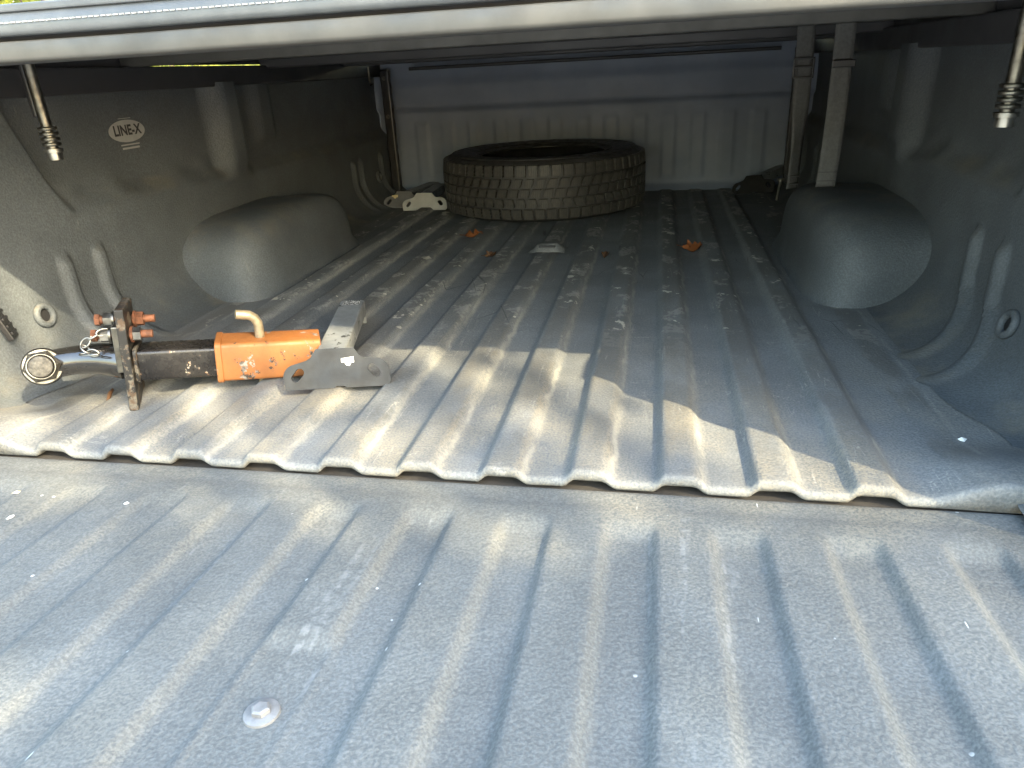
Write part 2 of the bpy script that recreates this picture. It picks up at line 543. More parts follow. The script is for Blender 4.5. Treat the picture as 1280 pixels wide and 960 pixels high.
zs = [RF * (1 - math.cos(R(a))) for a in range(4, 90, 5)] + [RF + (0.475 - RF) * i / 40 for i in range(41)]
wys = [-0.085 + 0.004 * i for i in range(196)] + [0.70 + 0.01 * i for i in range(int((YB - 0.70) / 0.01) + 2)]
for side in (-1, 1):
    rows = [[(wall_x(y, z, side), y, z + 0.0005) for z in zs] for y in wys]
    # close the rear end with a flat outward return (end face of the bed side)
    first = [(XL - 0.10 if side < 0 else XR + 0.10, -0.085, z) for z in zs]
    rows.insert(0, first)
    o = link('bed_wall', grid_mesh('bed_wall', rows, True, side < 0), M['wall'], truck)
    m = o.modifiers.new('e', 'EDGE_SPLIT'); m.split_angle = R(50)
    bm = bmesh.new()
    xo = (XL - 0.10) if side < 0 else (XR + 0.10)
    add_box(bm, (xo, YB / 2, -0.03), (0.02, YB + 0.17, 1.0), None, 0.008)
    link('outer_panel', bm_mesh(bm, 'outer_panel'), M['body'], truck)
    bm = bmesh.new()
    xi = XL if side < 0 else XR
    add_box(bm, (xi + side * 0.045, YB / 2 + 0.0, 0.485), (0.12, YB + 0.16, 0.026), None, 0.008)
    link('bed_rail', bm_mesh(bm, 'bed_rail'), M['body'], truck)

# wheel wells
def wheel_well(side):
    A, B, H = 0.232, 0.350, 0.200
    cy = 1.02
    rows = []
    NU, NV = 40, 24
    for i in range(NU + 1):
        th = math.pi * i / NU                       # rear base -> top -> front base
        cu, su = math.cos(th), math.sin(th)
        sy = math.copysign(abs(cu) ** 0.52, cu)
        sz = abs(su) ** 0.56
        row = []
        for j in range(NV + 1):
            ph = math.pi / 2 * j / NV               # 0: at the wall, 90: the inner face centre
            rr = math.cos(ph) ** 0.40 * (1 - 0.16 * (1 - math.sin(ph)) ** 1.5)
            xx = math.sin(ph) ** 0.44 if ph > 0 else 0
            fl = (1 - xx) ** 4
            zz = sz * rr * (H + 0.012 * fl)
            yy = -sy * rr * (B + 0.025 * fl)
            kz = (1 - min(1, zz / H)) ** 10
            inn = A * xx + 0.020 * kz * xx - 0.03 * (1 - xx)
            inn += 0.0015 * noise.noise((yy * 6, zz * 6, side))
            row.append(((XL + inn) if side < 0 else (XR - inn), cy + yy * (1 + 0.05 * kz * xx), zz - 0.004))
        rows.append(row)
    return grid_mesh('wheel_well', rows, True, side > 0)
for side in (-1, 1):
    link('wheel_well', wheel_well(side), M['wall'], truck)

# bulkhead behind the cab
def bulk_y(x, z):
    y = YB
    y -= 0.028 * ss(0.325, 0.345, z) * (1 - 0.4 * ss(0.42, 0.46, z))
    for k in range(-9, 4):
        y -= 0.006 * plateau(x, PITCH * k + 0.03, 0.026, 0.020) * (1 - ss(0.27, 0.295, z)) * ss(0.03, 0.06, z)
    y -= 0.035 * (1 - ss(0.0, 0.035, z)) ** 2
    return y + 0.001 * noise.noise((x * 4, z * 4, 9))
rows = []
for i in range(59):
    z = 0.53 * i / 58
    rows.append([(XL + (XR - XL) * j / 320, bulk_y(XL + (XR - XL) * j / 320, z), z) for j in range(321)])
rows.append([(p[0], p[1] + 0.08, p[2]) for p in rows[-1]])
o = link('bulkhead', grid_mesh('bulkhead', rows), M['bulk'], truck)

# upright channel in the front corner, with a bolt
for cx in (XL + 0.075, XR - 0.075):
    bm = bmesh.new()
    add_box(bm, (cx, YB - 0.09, 0.26), (0.035, 0.03, 0.46), None, 0.005)
    ch = link('corner_channel', bm_mesh(bm, 'corner_channel'), M['plastic'], truck)
    for zz in (0.32, 0.46):
        bm = bmesh.new()
        add_cyl(bm, (cx, YB - 0.105, zz), (cx, YB - 0.112, zz), 0.008, n=6)
        link('bolt', bm_mesh(bm, 'bolt'), M['gunsteel'], ch)

# tie-down rings set in the walls
def wall_point(y, z, side, proud=0.0):
    return Vector((wall_x(y, z, side) - side * proud, y, z))
for side, yy, zz in ((-1, 0.30, 0.10), (1, 0.36, 0.085), (-1, 2.03, 0.10)):
    bm = bmesh.new()
    c = wall_point(yy, zz, side, 0.001)
    e = 0.01
    tz = wall_point(yy, zz + e, side) - wall_point(yy, zz - e, side)
    ty = wall_point(yy + e, zz, side) - wall_point(yy - e, zz, side)
    nrm = ty.cross(tz).normalized()
    if nrm.x * -side < 0:
        nrm = -nrm
    add_torus(bm, c + nrm * 0.004, nrm, 0.017, 0.006, 28, 10)
    rg = link('tie_down_ring', bm_mesh(bm, 'tie_down_ring', True, 60), M['wall'], truck)
    bm = bmesh.new()
    add_cyl(bm, c - nrm * 0.004, c + nrm * 0.002, 0.0125, n=20)
    link('recess_plug', bm_mesh(bm, 'recess_plug', True), M['ink'], rg)

# little louvred vent in the left rear corner
bm = bmesh.new()
vp = wall_point(0.215, 0.12, -1, 0.0)
vn = Vector((0.80, 0.45, 0.25)).normalized()
vq = vn.to_track_quat('Z', 'Y').to_matrix()
add_box(bm, vp + vn * 0.003, (0.03, 0.075, 0.010), vq, 0.002)
vent = link('vent', bm_mesh(bm, 'vent'), M['plastic'], truck)
for k in range(5):
    bm = bmesh.new()
    add_box(bm, vp + vn * 0.009 + vq @ Vector((0, -0.026 + 0.013 * k, 0)), (0.024, 0.005, 0.004), vq, 0.001)
    link('louvre', bm_mesh(bm, 'louvre'), M['plastic'], vent)

# raised slotted loop in the middle of the floor
bm = bmesh.new()
zl = floor_z(-0.292, 1.13)
for (y0, prof) in ((1.118, [(-0.046, 0), (-0.030, 0.016), (-0.022, 0.021), (0.022, 0.021), (0.030, 0.016), (0.046, 0)]),):
    vs = []
    for yy in (1.105, 1.118, 1.150, 1.165):
        f = 0.15 if yy in (1.105, 1.165) else 1.0
        vs.append([bm.verts.new((-0.292 + px * (1.15 if f < 1 else 1), yy, zl + pz * f + 0.0008)) for px, pz in prof])
    for A, B in zip(vs, vs[1:]):
        for k in range(len(A) - 1):
            bm.faces.new((A[k], A[k + 1], B[k + 1], B[k]))
fa = link('floor_anchor', bm_mesh(bm, 'floor_anchor', True, 60), M['floor'], truck)
bm = bmesh.new()
add_box(bm, (-0.292, 1.1165, zl + 0.0165), (0.046, 0.008, 0.0065), None, 0.002)  # solid black box painted in for the shaded slot opening
link('anchor_slot', bm_mesh(bm, 'anchor_slot'), M['ink'], fa)

# tailgate, hanging open with its outer end slightly high
TG0 = -0.0105
TILT = 0.0436
def trough(x, y):
    d = 0.0
    for k in range(-7, 4):
        r = 0.001 + 0.117 * k
        l = r - 0.059
        u = ss(l - 0.005, l + 0.012, x) * (1 - ss(r - 0.009, r + 0.002, x))
        d = max(d, u)
    d *= 1 - ss(-0.102, -0.064, y)
    # the flat round the bolt: the rib between two troughs stops short
    b = ss(-0.372, -0.345, x) * (1 - ss(-0.292, -0.272, x)) * (1 - ss(-0.312, -0.285, y))
    d = max(d, b)
    return d * ss(-0.54, -0.515, y)
def gate_z(x, y):
    z = TG0 + TILT * (-y) - 0.0088 * (0.55 + 0.45 * ss(-0.75, -0.25, x)) * trough(x, y)
    z -= 0.0015 * ss(-0.050, -0.034, y)
    return z + 0.0012 * noise.noise((x * 4, y * 4, 4.2))
gx0, gx1 = -1.005, 0.415
nx = 330
gxs = [gx0 + (gx1 - gx0) * i / nx for i in range(nx + 1)]
rows = [[(x, 0.0035, gate_z(x, 0.0035) - 0.05) for x in gxs],
        [(x, 0.0035, gate_z(x, 0.0035) - 0.008) for x in gxs],
        [(x, 0.0025, gate_z(x, 0.0025) - 0.004) for x in gxs],
        [(x, -0.002, gate_z(x, -0.002) - 0.0012) for x in gxs]]
y = -0.008
while y > -0.56:
    rows.append([(x, y, gate_z(x, y)) for x in gxs]); y -= 0.006
rows.append([(x, -0.566, gate_z(x, -0.56) - 0.005) for x in gxs])
rows.append([(x, -0.568, gate_z(x, -0.56) - 0.055) for x in gxs])
rows.append([(x, 0.0035, gate_z(x, 0.0035) - 0.05) for x in gxs])
for r in rows:
    r.insert(0, (gx0 - 0.002, r[0][1], -0.06)); r.append((gx1 + 0.002, r[-1][1], -0.06))
gate = link('tailgate', grid_mesh('tailgate', rows, True, True), M['gate'], truck)
gate['label'] = 'lowered tailgate with long shallow flutes and a bolt head'
m = gate.modifiers.new('e', 'EDGE_SPLIT'); m.split_angle = R(55)
# bolt with washer
bz = gate_z(-0.314, -0.381)
bm = bmesh.new()
ax = Vector((0.0, TILT, 1)).normalized()
add_lathe(bm, [(0.0, 0.0032), (0.0125, 0.0030), (0.0145, 0.0022), (0.015, 0.0), (0.015, -0.003)], (-0.314, -0.381, bz), ax, 36)
bolt = link('bolt', bm_mesh(bm, 'bolt', True, 30), M['boltsteel'], gate)
bm = bmesh.new()
add_lathe(bm, [(0, 0.0078), (0.0060, 0.0078), (0.0082, 0.0066), (0.0082, 0.0025)], (-0.314, -0.381, bz), ax, 6)
link('bolt_head', bm_mesh(bm, 'bolt_head', False), M['boltsteel'], bolt)

# maker's sticker on the left wall
def on_wall(y0, z0, u, v, proud):
    return wall_point(y0 + u, z0 + v, -1, proud)
SY, SZ = 0.685, 0.388
def oval(a, b, proud, n=40):
    vs = [on_wall(SY, SZ, 0, 0, proud)] + [on_wall(SY, SZ, a * math.cos(2 * math.pi * k / n), b * math.sin(2 * math.pi * k / n), proud) for k in range(n)]
    return pydata('oval', vs, [(0, 1 + k, 1 + (k + 1) % n) for k in range(n)])
st = link('sticker', oval(0.058, 0.0225, 0.0015), M['sticker'], truck)
st['label'] = 'pale oval sticker reading LINE-X'
def text_mesh(txt, size, u, v, proud, bold=0.0):
    cu = bpy.data.curves.new('txt', 'FONT')
    cu.body = txt; cu.size = size; cu.align_x = 'CENTER'; cu.align_y = 'CENTER'; cu.offset = bold; cu.resolution_u = 3
    ob = bpy.data.objects.new('txt', cu)
    COL.objects.link(ob)
    dg = bpy.context.evaluated_depsgraph_get()
    me = bpy.data.meshes.new_from_object(ob.evaluated_get(dg))
    bpy.data.objects.remove(ob)
    for vert in me.vertices:
        p = on_wall(SY, SZ, u + vert.co.x, v + vert.co.y, proud)
        vert.co = p
    return me
tm = text_mesh('LINE-X', 0.0285, 0, 0.001, 0.0024, 0.0009)
tm.materials.clear()
link('lettering', tm, M['ink'], st)
for (v, wd, hh) in ((-0.0275, 0.030, 0.0028), (-0.0345, 0.028, 0.004), (0.0255, 0.020, 0.0012)):
    q = [on_wall(SY, SZ, a, v + b, 0.0018) for a, b in ((-wd, -hh / 2), (wd, -hh / 2), (wd, hh / 2), (-wd, hh / 2))]
    link('small_print', pydata('small_print', q, [(0, 1, 2, 3)], False), M['sticker'], st)

# ------------------------------------------------------------------ tonneau cover
cover = thing('tonneau_cover', 'black soft tonneau cover stretched over the truck bed on aluminium rails', 'cover', (XC, 1.1, 0.52))
def cv(name, me, mat, parent=None):
    o = link(name, me, mat, parent or cover)
    if parent is None:
        o.matrix_parent_inverse = Matrix.Translation((-XC, -1.1, -0.52))
    return o
bm = bmesh.new()
add_box(bm, (XC, YB / 2 + 0.03, 0.556), (XR - XL + 0.08, YB + 0.06, 0.008), None, 0.002)
cv('cover_panel', bm_mesh(bm, 'cover_panel'), M['vinyl'])
bm = bmesh.new()
add_box(bm, (XC, YB / 2 + 0.03, 0.5495), (XR - XL - 0.03, YB + 0.02, 0.004))
cv('backing_sheet', bm_mesh(bm, 'backing_sheet'), M['under'])
# rear rail: extruded aluminium with a step, below the rolled vinyl edge
def extrude_x(prof, x0, x1, n=80, bow=0.0):
    rows = []
    for i in range(n + 1):
        x = x0 + (x1 - x0) * i / n
        rows.append([(x, yy, zz + 0.0006 * noise.noise((x * 6, yy * 20, 2))) for yy, zz in prof])
    return rows
prof = [(0.055, 0.503), (0.004, 0.5025), (0.001, 0.504), (0.0, 0.507), (0.0, 0.5215), (0.002, 0.5235), (0.012, 0.524)]
cv('rear_rail', grid_mesh('rear_rail', extrude_x(prof, XL - 0.03, XR + 0.03)), M['alu'])
prof = [(0.014, 0.5285), (0.004, 0.5285), (-0.001, 0.530), (-0.003, 0.535), (-0.002, 0.543), (0.002, 0.550), (0.010, 0.556), (0.03, 0.5605), (0.09, 0.561)]
cv('rolled_edge', grid_mesh('rolled_edge', extrude_x(prof, XL - 0.03, XR + 0.03)), M['vinyl'])
# stitching along the rolled edge
bm = bmesh.new()
x = -0.95
while x < 0.3:
    add_box(bm, (x, -0.0032, 0.5415), (0.005, 0.0014, 0.0012))
    x += 0.0075
sti = cv('stitching', bm_mesh(bm, 'stitching'), M['sticker'])
sti['kind'] = 'stuff'
bm = bmesh.new()
add_box(bm, (XC, 0.05, 0.528), (XR - XL + 0.06, 0.05, 0.05), None, 0.004)
cv('rail_core', bm_mesh(bm, 'rail_core'), M['rail'])
# cross bows
for (yy, z0, z1, mt) in ((0.16, 0.513, 0.545, 'alu'), (0.72, 0.512, 0.535, 'alu'), (1.30, 0.505, 0.53, 'rail'), (1.85, 0.505, 0.53, 'rail')):
    bm = bmesh.new()
    add_box(bm, (XC, yy, (z0 + z1) / 2), (XR - XL - 0.02, 0.035, z1 - z0), None, 0.004)
    cv('cross_bow', bm_mesh(bm, 'cross_bow'), M[mt])
bm = bmesh.new()
add_cyl(bm, (-0.95, YB - 0.12, 0.488), (0.40, YB - 0.12, 0.488), 0.006, n=10)
cv('front_rod', bm_mesh(bm, 'front_rod', True), M['rail'])
# side rails and the seal above them; the seal on the left gapes a little and lets a line of daylight in
for side in (-1, 1):
    xi = XL if side < 0 else XR
    bm = bmesh.new()
    add_box(bm, (xi - side * 0.012, YB / 2 + 0.03, 0.489), (0.042, YB - 0.06, 0.048), None, 0.004)
    cv('side_rail', bm_mesh(bm, 'side_rail'), M['rail'])
    spans = [(0.03, 0.80, 0.511), (0.80, 1.55, 0.5162), (1.55, YB, 0.511)] if side < 0 else [(0.03, YB, 0.511)]
    for a, b, z0 in spans:
        bm = bmesh.new()
        add_box(bm, (xi - side * 0.005, (a + b) / 2, (z0 + 0.553) / 2), (0.012, b - a, 0.553 - z0))
        cv('edge_seal', bm_mesh(bm, 'edge_seal'), M['rail'])
# small hook hanging under the left rail
bm = bmesh.new()
add_tube(bm, [(-1.06, 1.95, 0.50), (-1.06, 1.95, 0.455), (-1.055, 1.945, 0.44), (-1.045, 1.94, 0.444)], 0.004, 8)
cv('hook', bm_mesh(bm, 'hook', True), M['gunsteel'])

# latch rods
def latch_rod(cx, cy, lean):
    bm = bmesh.new()
    add_cyl(bm, (cx, cy, 0.53), (cx, cy, 0.376), 0.0085, n=20)
    rod = cv('latch_rod', bm_mesh(bm, 'latch_rod', True), M['gunsteel'])
    for k, zz in enumerate((0.418, 0.410, 0.402, 0.394)):
        bm = bmesh.new()
        add_lathe(bm, [(0.0086, 0), (0.0135, 0.0005), (0.0142, 0.0015), (0.0142, 0.0045), (0.0135, 0.0055), (0.0086, 0.006)], (cx, cy, zz - 0.003), (0, 0, 1), 24)
        link('spring_ring', bm_mesh(bm, 'spring_ring', True, 40), M['gunsteel'], rod)
    bm = bmesh.new()
    add_lathe(bm, [(0, 0), (0.0105, 0), (0.0115, 0.001), (0.0115, 0.012), (0.0145, 0.0125), (0.0145, 0.018), (0.009, 0.0185)], (cx, cy, 0.369), (0, 0, 1), 24)
    link('end_cap', bm_mesh(bm, 'end_cap', True, 40), M['steel'], rod)
    bm = bmesh.new()
    add_box(bm, (cx + lean * 0.016, cy + 0.006, 0.485), (0.010, 0.014, 0.10), None, 0.003)
    link('guide_bar', bm_mesh(bm, 'guide_bar'), M['plastic'], rod)
latch_rod(-0.977, 0.30, -1)
latch_rod(0.418, 0.30, 1)

# webbing straps
def strap(cx, cy, z0, z1, tw, sway, ph):
    rows = []
    for i in range(41):
        t = i / 40
        z = z1 + (z0 - z1) * t
        a = tw * ss(0.35, 0.8, t)
        wd = 0.019
        ox = sway * math.sin(t * 2.4 + ph) * 0.006
        oy = 0.006 * math.sin(t * 5 + ph)
        rows.append([(cx + ox + wd * u * math.cos(a), cy + oy + wd * u * math.sin(a), z) for u in (-1, -0.5, 0, 0.5, 1)])
    o = cv('strap', grid_mesh('strap', rows), M['web'])
    s = o.modifiers.new('s', 'SOLIDIFY'); s.thickness = 0.0022
    for zz in (0.012, 0.030):
        t = 1 - zz / (z1 - z0)
        ox = sway * math.sin(t * 2.4 + ph) * 0.006
        oy = 0.006 * math.sin(t * 5 + ph)
        bm = bmesh.new()
        add_box(bm, (cx + ox, cy + oy, z0 + zz), (0.038 * math.cos(tw), 0.005 + 0.038 * abs(math.sin(tw)) , 0.0016), None)
        link('stitch_line', bm_mesh(bm, 'stitch_line'), M['ink'], o)
    return o
s1 = strap(0.305, 1.10, 0.172, 0.54, 0.75, 1, 0.2)
s2 = strap(0.340, 0.885, 0.208, 0.54, 0.0, 0.6, 1.0)
bm = bmesh.new()
for (dx, dz, sx, sz) in ((0, 0.020, 0.046, 0.004), (0, -0.020, 0.046, 0.004), (-0.021, 0, 0.004, 0.044), (0.021, 0, 0.004, 0.044), (0, 0.002, 0.046, 0.004)):
    add_box(bm, (0.3075 + dx, 1.094, 0.437 + dz), (sx, 0.005, sz), None, 0.001)
link('buckle', bm_mesh(bm, 'buckle'), M['plastic'], s1)
bm = bmesh.new()
add_box(bm, (0.345, 0.882, 0.445), (0.044, 0.008, 0.014), None, 0.002)
link('buckle', bm_mesh(bm, 'buckle'), M['plastic'], s2)

# ------------------------------------------------------------------ spare tyre
TC = Vector((-0.403, 1.83, 0.0))
tyre = thing('spare_tyre', 'black all-terrain tyre without a wheel lying flat against the bulkhead', 'tyre', (TC.x, TC.y, 0.012))
tyre.scale = (1, 1, 0.845)
TR, TW = 0.355, 0.236
hw = TW / 2
prof = []
# outer surface from bottom bead up to top bead, then the inner liner back down
half = [(0.3455, 0.0), (0.3455, 0.060), (0.344, 0.084), (0.338, 0.099), (0.328, 0.108), (0.312, 0.114), (0.292, 0.118), (0.270, 0.116), (0.248, 0.110), (0.232, 0.106), (0.222, 0.104), (0.214, 0.100)]
inner = [(0.212, 0.092), (0.226, 0.092), (0.25, 0.099), (0.285, 0.104), (0.312, 0.097), (0.328, 0.075), (0.332, 0.03), (0.332, 0.0)]
prof = half + inner
full = [(r, hw - z) for r, z in prof[::-1]][:-1]
loop = [(r, hw + z) for r, z in half] + [(r, hw + z) for r, z in inner] + [(r, hw - z) for r, z in inner[::-1][1:]] + [(r, hw - z) for r, z in half[::-1][:-1]]
NS = 120
vs, fs = [], []
for i in range(NS):
    a = 2 * math.pi * i / NS
    for r, z in loop:
        vs.append((r * math.cos(a), r * math.sin(a), z))
L = len(loop)
for i in range(NS):
    i2 = (i + 1) % NS
    for k in range(L):
        k2 = (k + 1) % L
        fs.append((i * L + k, i2 * L + k, i2 * L + k2, i * L + k2))
me = pydata('carcass', vs, fs)
me.materials.append(M['rubber']); me.materials.append(M['liner_in'])
ni, nh = len(inner), len(half)
for p in me.polygons:
    k = p.index % L
    if nh - 1 <= k < nh + 2 * ni - 2:
        p.material_index = 1
link('carcass', me, None, tyre)
# raised rim rings and bars on the sidewall
for rr, zz in ((0.236, 0.2268), (0.318, 0.2316)):
    bm = bmesh.new()
    add_torus(bm, (0, 0, zz), (0, 0, 1), rr, 0.0022, 90, 6)
    link('sidewall_ring', bm_mesh(bm, 'sidewall_ring', True, 70), M['rubber'], tyre)
# tread: five rows of sixty blocks
NB = 60
def block_mesh(name, z0, z1, frac, skew, curve, cut=0.0, sipes=3):
    """one tread block: curved patch of the ring, standing proud of the carcass, split by fine sipes"""
    bm = bmesh.new()
    da = 2 * math.pi / NB * frac
    out = []
    if cut:
        out = [(-0.5, 0.0), (-0.5, 1 - cut), (-0.38, 1.0), (0.5 - 0.0, 1.0), (0.5, cut), (0.38, 0.0)]
    else:
        out = [(-0.5, 0), (-0.5, 1), (0.5, 1), (0.5, 0)]
    def P(u, v, r):
        a = u * da + skew * (v - 0.5) * da
        z = z0 + (z1 - z0) * v
        d = abs(z - hw) / hw
        rr = r - curve * max(0, d - 0.55) ** 2
        return (rr * math.cos(a), rr * math.sin(a), z)
    top = [bm.verts.new(P(u * 0.94, 0.5 + (v - 0.5) * 0.94, TR)) for u, v in out]
    mid = [bm.verts.new(P(u, v, TR - 0.0012)) for u, v in out]
    bot = [bm.verts.new(P(u, v, TR - 0.0125)) for u, v in out]
    bm.faces.new(top)
    n = len(out)
    for k in range(n):
        k2 = (k + 1) % n
        bm.faces.new((top[k], top[k2], mid[k2], mid[k]))
        bm.faces.new((mid[k], mid[k2], bot[k2], bot[k]))
    return bm_mesh(bm, name)
def mat_sipe():
    t = NT('siped_tread_rubber')
    X, Y, Z = t.xyz()
    wv = t.math('SINE', t.math('ADD', t.mul(Y, 1150.0), t.mul(t.math('SINE', t.mul(Z, 500.0)), 0.8)))
    nrm = t.bump(t.ramp(wv, -0.95, -0.5), 0.9, 0.0016)
    nrm = t.bump(t.noise(260, 3), 0.25, 0.001, nrm)
    c = t.mix(t.ramp(t.noise(60, 4), 0.35, 0.7), (0.042, 0.040, 0.036), (0.075, 0.07, 0.06))
    c = t.mix(t.ramp(wv, -0.95, -0.6, 0.75, 0.0), c, (0.006, 0.006, 0.006))
    return t.out(c, 0.48, nrm)
M['sipe'] = mat_sipe()
rowsT = [(0.020, 0.058, 0.80, 0.0, 0.06, 0.0), (0.065, 0.095, 0.78, -0.25, 0.02, 0.28), (0.101, 0.131, 0.80, 0.22, 0.01, 0.0), (0.137, 0.168, 0.78, 0.25, 0.02, 0.28), (0.175, 0.216, 0.80, 0.0, 0.06, 0.0)]
for ri, (a, b, fr, sk, cu, cut) in enumerate(rowsT):
    bmsh = block_mesh('tread_block', a, b, fr, sk, cu, cut)
    bmsh.materials.append(M['sipe'])
    for k in range(NB):
        o = link('tread_block', bmsh, None, tyre)
        o.rotation_euler = (0, 0, 2 * math.pi * (k + 0.37 * ri) / NB)

# ------------------------------------------------------------------ tow hitch lying on its side
P0 = Vector((-0.826, 0.168, 0.070))
P1 = Vector((-0.575, 0.302, 0.040))
ax = (P1 - P0).normalized()
hitch = thing('tow_hitch', 'black tow hitch with orange receiver tube and bent pin, lying on the floor', 'hitch', (P0.x, P0.y, 0.0))
def hp(name, me, mat, parent=None):
    o = link(name, me, mat, parent or hitch)
    if parent is None:
        o.matrix_parent_inverse = Matrix.Translation((-P0.x, -P0.y, 0))
    return o
# frame: x along the shank, y across (away from camera), z up
hx = ax
hz = (Vector((0, 0, 1)) - hx * hx.z).normalized()
hy = hz.cross(hx)
HM = Matrix((hx, hy, hz)).transposed()
def H(x, y, z):
    return P0 + HM @ Vector((x, y, z))
def square_tube(name, x0, x1, a, wall, bev):
    """hollow square section, open at both ends"""
    bm = bmesh.new()
    def ring(x, h, b):
        pts = []
        for (sx, sy) in ((1, 1), (-1, 1), (-1, -1), (1, -1)):
            cxx, cyy = sx * (h - b), sy * (h - b)
            a0 = {(1, 1): 0, (-1, 1): 90, (-1, -1): 180, (1, -1): 270}[(sx, sy)]
            for k in range(5):
                an = R(a0 + 22.5 * k)
                pts.append(bm.verts.new(H(x, cxx + b * math.cos(an), cyy + b * math.sin(an))))
        return pts
    rs = [ring(x0, a - wall, bev * 0.5), ring(x0, a - 0.001, bev), ring(x0 + 0.001, a, bev), ring(x1 - 0.001, a, bev), ring(x1, a - 0.001, bev), ring(x1, a - wall, bev * 0.5), ring(x0, a - wall, bev * 0.5)]
    for A, B in zip(rs, rs[1:]):
        for k in range(20):
            bm.faces.new((A[k], A[(k + 1) % 20], B[(k + 1) % 20], B[k]))
    bmesh.ops.remove_doubles(bm, verts=bm.verts, dist=1e-6)
    return bm_mesh(bm, name, True, 40)
LEN = (P1 - P0).length
hp('shank', square_tube('shank', 0.008, LEN - 0.02, 0.0254, 0.006, 0.006), M['blackpaint'])
hp('weld_bead', square_tube('weld_bead', 0.0062, 0.0125, 0.0295, 0.004, 0.009), M['wornplate'])
slv = hp('receiver_sleeve', square_tube('receiver_sleeve', 0.128, LEN + 0.005, 0.0325, 0.006, 0.007), M['orange'])
slv['label'] = 'orange chipped square receiver tube'
# collar bead on the sleeve
hp('sleeve_collar', square_tube('sleeve_collar', 0.126, 0.136, 0.0345, 0.003, 0.008), M['orange'], slv).matrix_parent_inverse = Matrix()
# bent pin
bm = bmesh.new()
px = 0.195
pts = [H(px, 0, -0.048), H(px, 0, 0.0), H(px, 0, 0.045), H(px - 0.001, 0, 0.056), H(px - 0.006, -0.002, 0.066), H(px - 0.014, -0.004, 0.0715), H(px - 0.024, -0.007, 0.0735), H(px - 0.034, -0.009, 0.075)]
add_tube(bm, pts, 0.0078, 14)
hp('hitch_pin', bm_mesh(bm, 'hitch_pin', True, 50), M['pin'])
# plate standing on its edge, and its welded second leaf
bm = bmesh.new()
add_box(bm, (0, 0, 0), (0.013, 0.075, 0.166), None, 0.0015)
bmesh.ops.transform(bm, matrix=Matrix.Translation(Vector((P0.x, P0.y, 0.0835)) + hx * 0.0) @ (Matrix((hx, hy, hz)).transposed()).to_4x4(), verts=bm.verts)

hp('mount_plate', bm_mesh(bm, 'mount_plate'), M['wornplate'])
bm = bmesh.new()
add_box(bm, (0, 0, 0), (0.010, 0.060, 0.075), None, 0.0015)
bmesh.ops.transform(bm, matrix=Matrix.Translation(H(-0.0125, 0.0, 0.030)) @ HM.to_4x4(), verts=bm.verts)
hp('arm_flange', bm_mesh(bm, 'arm_flange'), M['gunsteel'])
# two bolts through the plate
for k, (by, bz) in enumerate(((-0.018, 0.052), (0.018, 0.066))):
    bm = bmesh.new()
    add_cyl(bm, H(-0.045, by, bz), H(0.038, by, bz), 0.0062, n=16)
    bo = hp('bolt', bm_mesh(bm, 'bolt', True, 40), M['rust'])
    for (x0, x1, r, mt) in ((0.0075, 0.011, 0.013, 'rust'), (0.011, 0.022, 0.0115, 'steel' if k == 0 else 'rust'), (-0.0225, -0.019, 0.013, 'gunsteel'), (-0.0345, -0.0225, 0.0115, 'steel'), (-0.047, -0.040, 0.0095, 'rust')):
        bm = bmesh.new()
        add_cyl(bm, H(x0, by, bz), H(x1, by, bz), r, n=6 if r < 0.012 else 24)
        link('nut' if r < 0.012 else 'washer', bm_mesh(bm, 'nut', True, 40), M[mt], bo)
# curved arm from the plate to the ball seat
camv = Vector((-0.01144, -0.75215, 0.46786))
BALL = Vector((-0.925, 0.098, 0.088))
toc = (camv - BALL).normalized()
toc = (toc + Vector((0.0, -0.15, 0.05))).normalized()
bm = bmesh.new()
a0 = H(-0.008, 0.0, 0.0)
a3 = BALL - toc * 0.022
cpt = a0.lerp(a3, 0.5) + Vector((0.004, 0.010, 0.014))
pts = [(a0 * (1 - t) ** 2 + cpt * 2 * t * (1 - t) + a3 * t ** 2) for t in [i / 14 for i in range(15)]]
add_tube(bm, pts, [0.028 - 0.0055 * ss(0.0, 0.7, i / 14) for i in range(15)], 22)
M['glossblack'] = mat_chipped('glossy_black_arm', (0.016, 0.015, 0.014), (0.22, 0.19, 0.16), 0.10, 0.66, 40, 0.0)
M['glossblack'].node_tree.nodes['Principled BSDF'].inputs['Coat Weight'].default_value = 1.0
hp('curved_arm', bm_mesh(bm, 'curved_arm', True, 60), M['glossblack'])
# ball: seat eye, ball behind, washer, hex nut and stud in front
bm = bmesh.new()
add_lathe(bm, [(0, -0.018), (0.026, -0.018), (0.029, -0.015), (0.029, 0.015), (0.026, 0.018), (0, 0.018)], BALL - toc * 0.022, toc, 36)
hp('ball_seat', bm_mesh(bm, 'ball_seat', True, 40), M['glossblack'])
bm = bmesh.new()
prof = [(0.0, -0.036)] + [(0.0255 * math.cos(R(a)), 0.0255 * math.sin(R(a)) - 0.010) for a in range(-80, 70, 10)] + [(0.014, 0.018), (0.020, 0.024), (0.020, 0.030), (0, 0.030)]
add_lathe(bm, prof, BALL - toc * 0.070, toc, 36)
hp('tow_ball', bm_mesh(bm, 'tow_ball', True, 50), M['blackmetal'])
bm = bmesh.new()
add_lathe(bm, [(0, 0), (0.0265, 0), (0.0275, 0.0012), (0.0275, 0.0038), (0.0262, 0.005), (0, 0.005)], BALL - toc * 0.004, toc, 40)
hp('washer', bm_mesh(bm, 'washer', True, 40), M['gunsteel'])
bm = bmesh.new()
add_lathe(bm, [(0, 0), (0.0255, 0), (0.0255, 0.012), (0.0215, 0.0175), (0, 0.0175)], BALL + toc * 0.001, toc, 6)
hp('nut', bm_mesh(bm, 'nut'), M['studend'])
bm = bmesh.new()
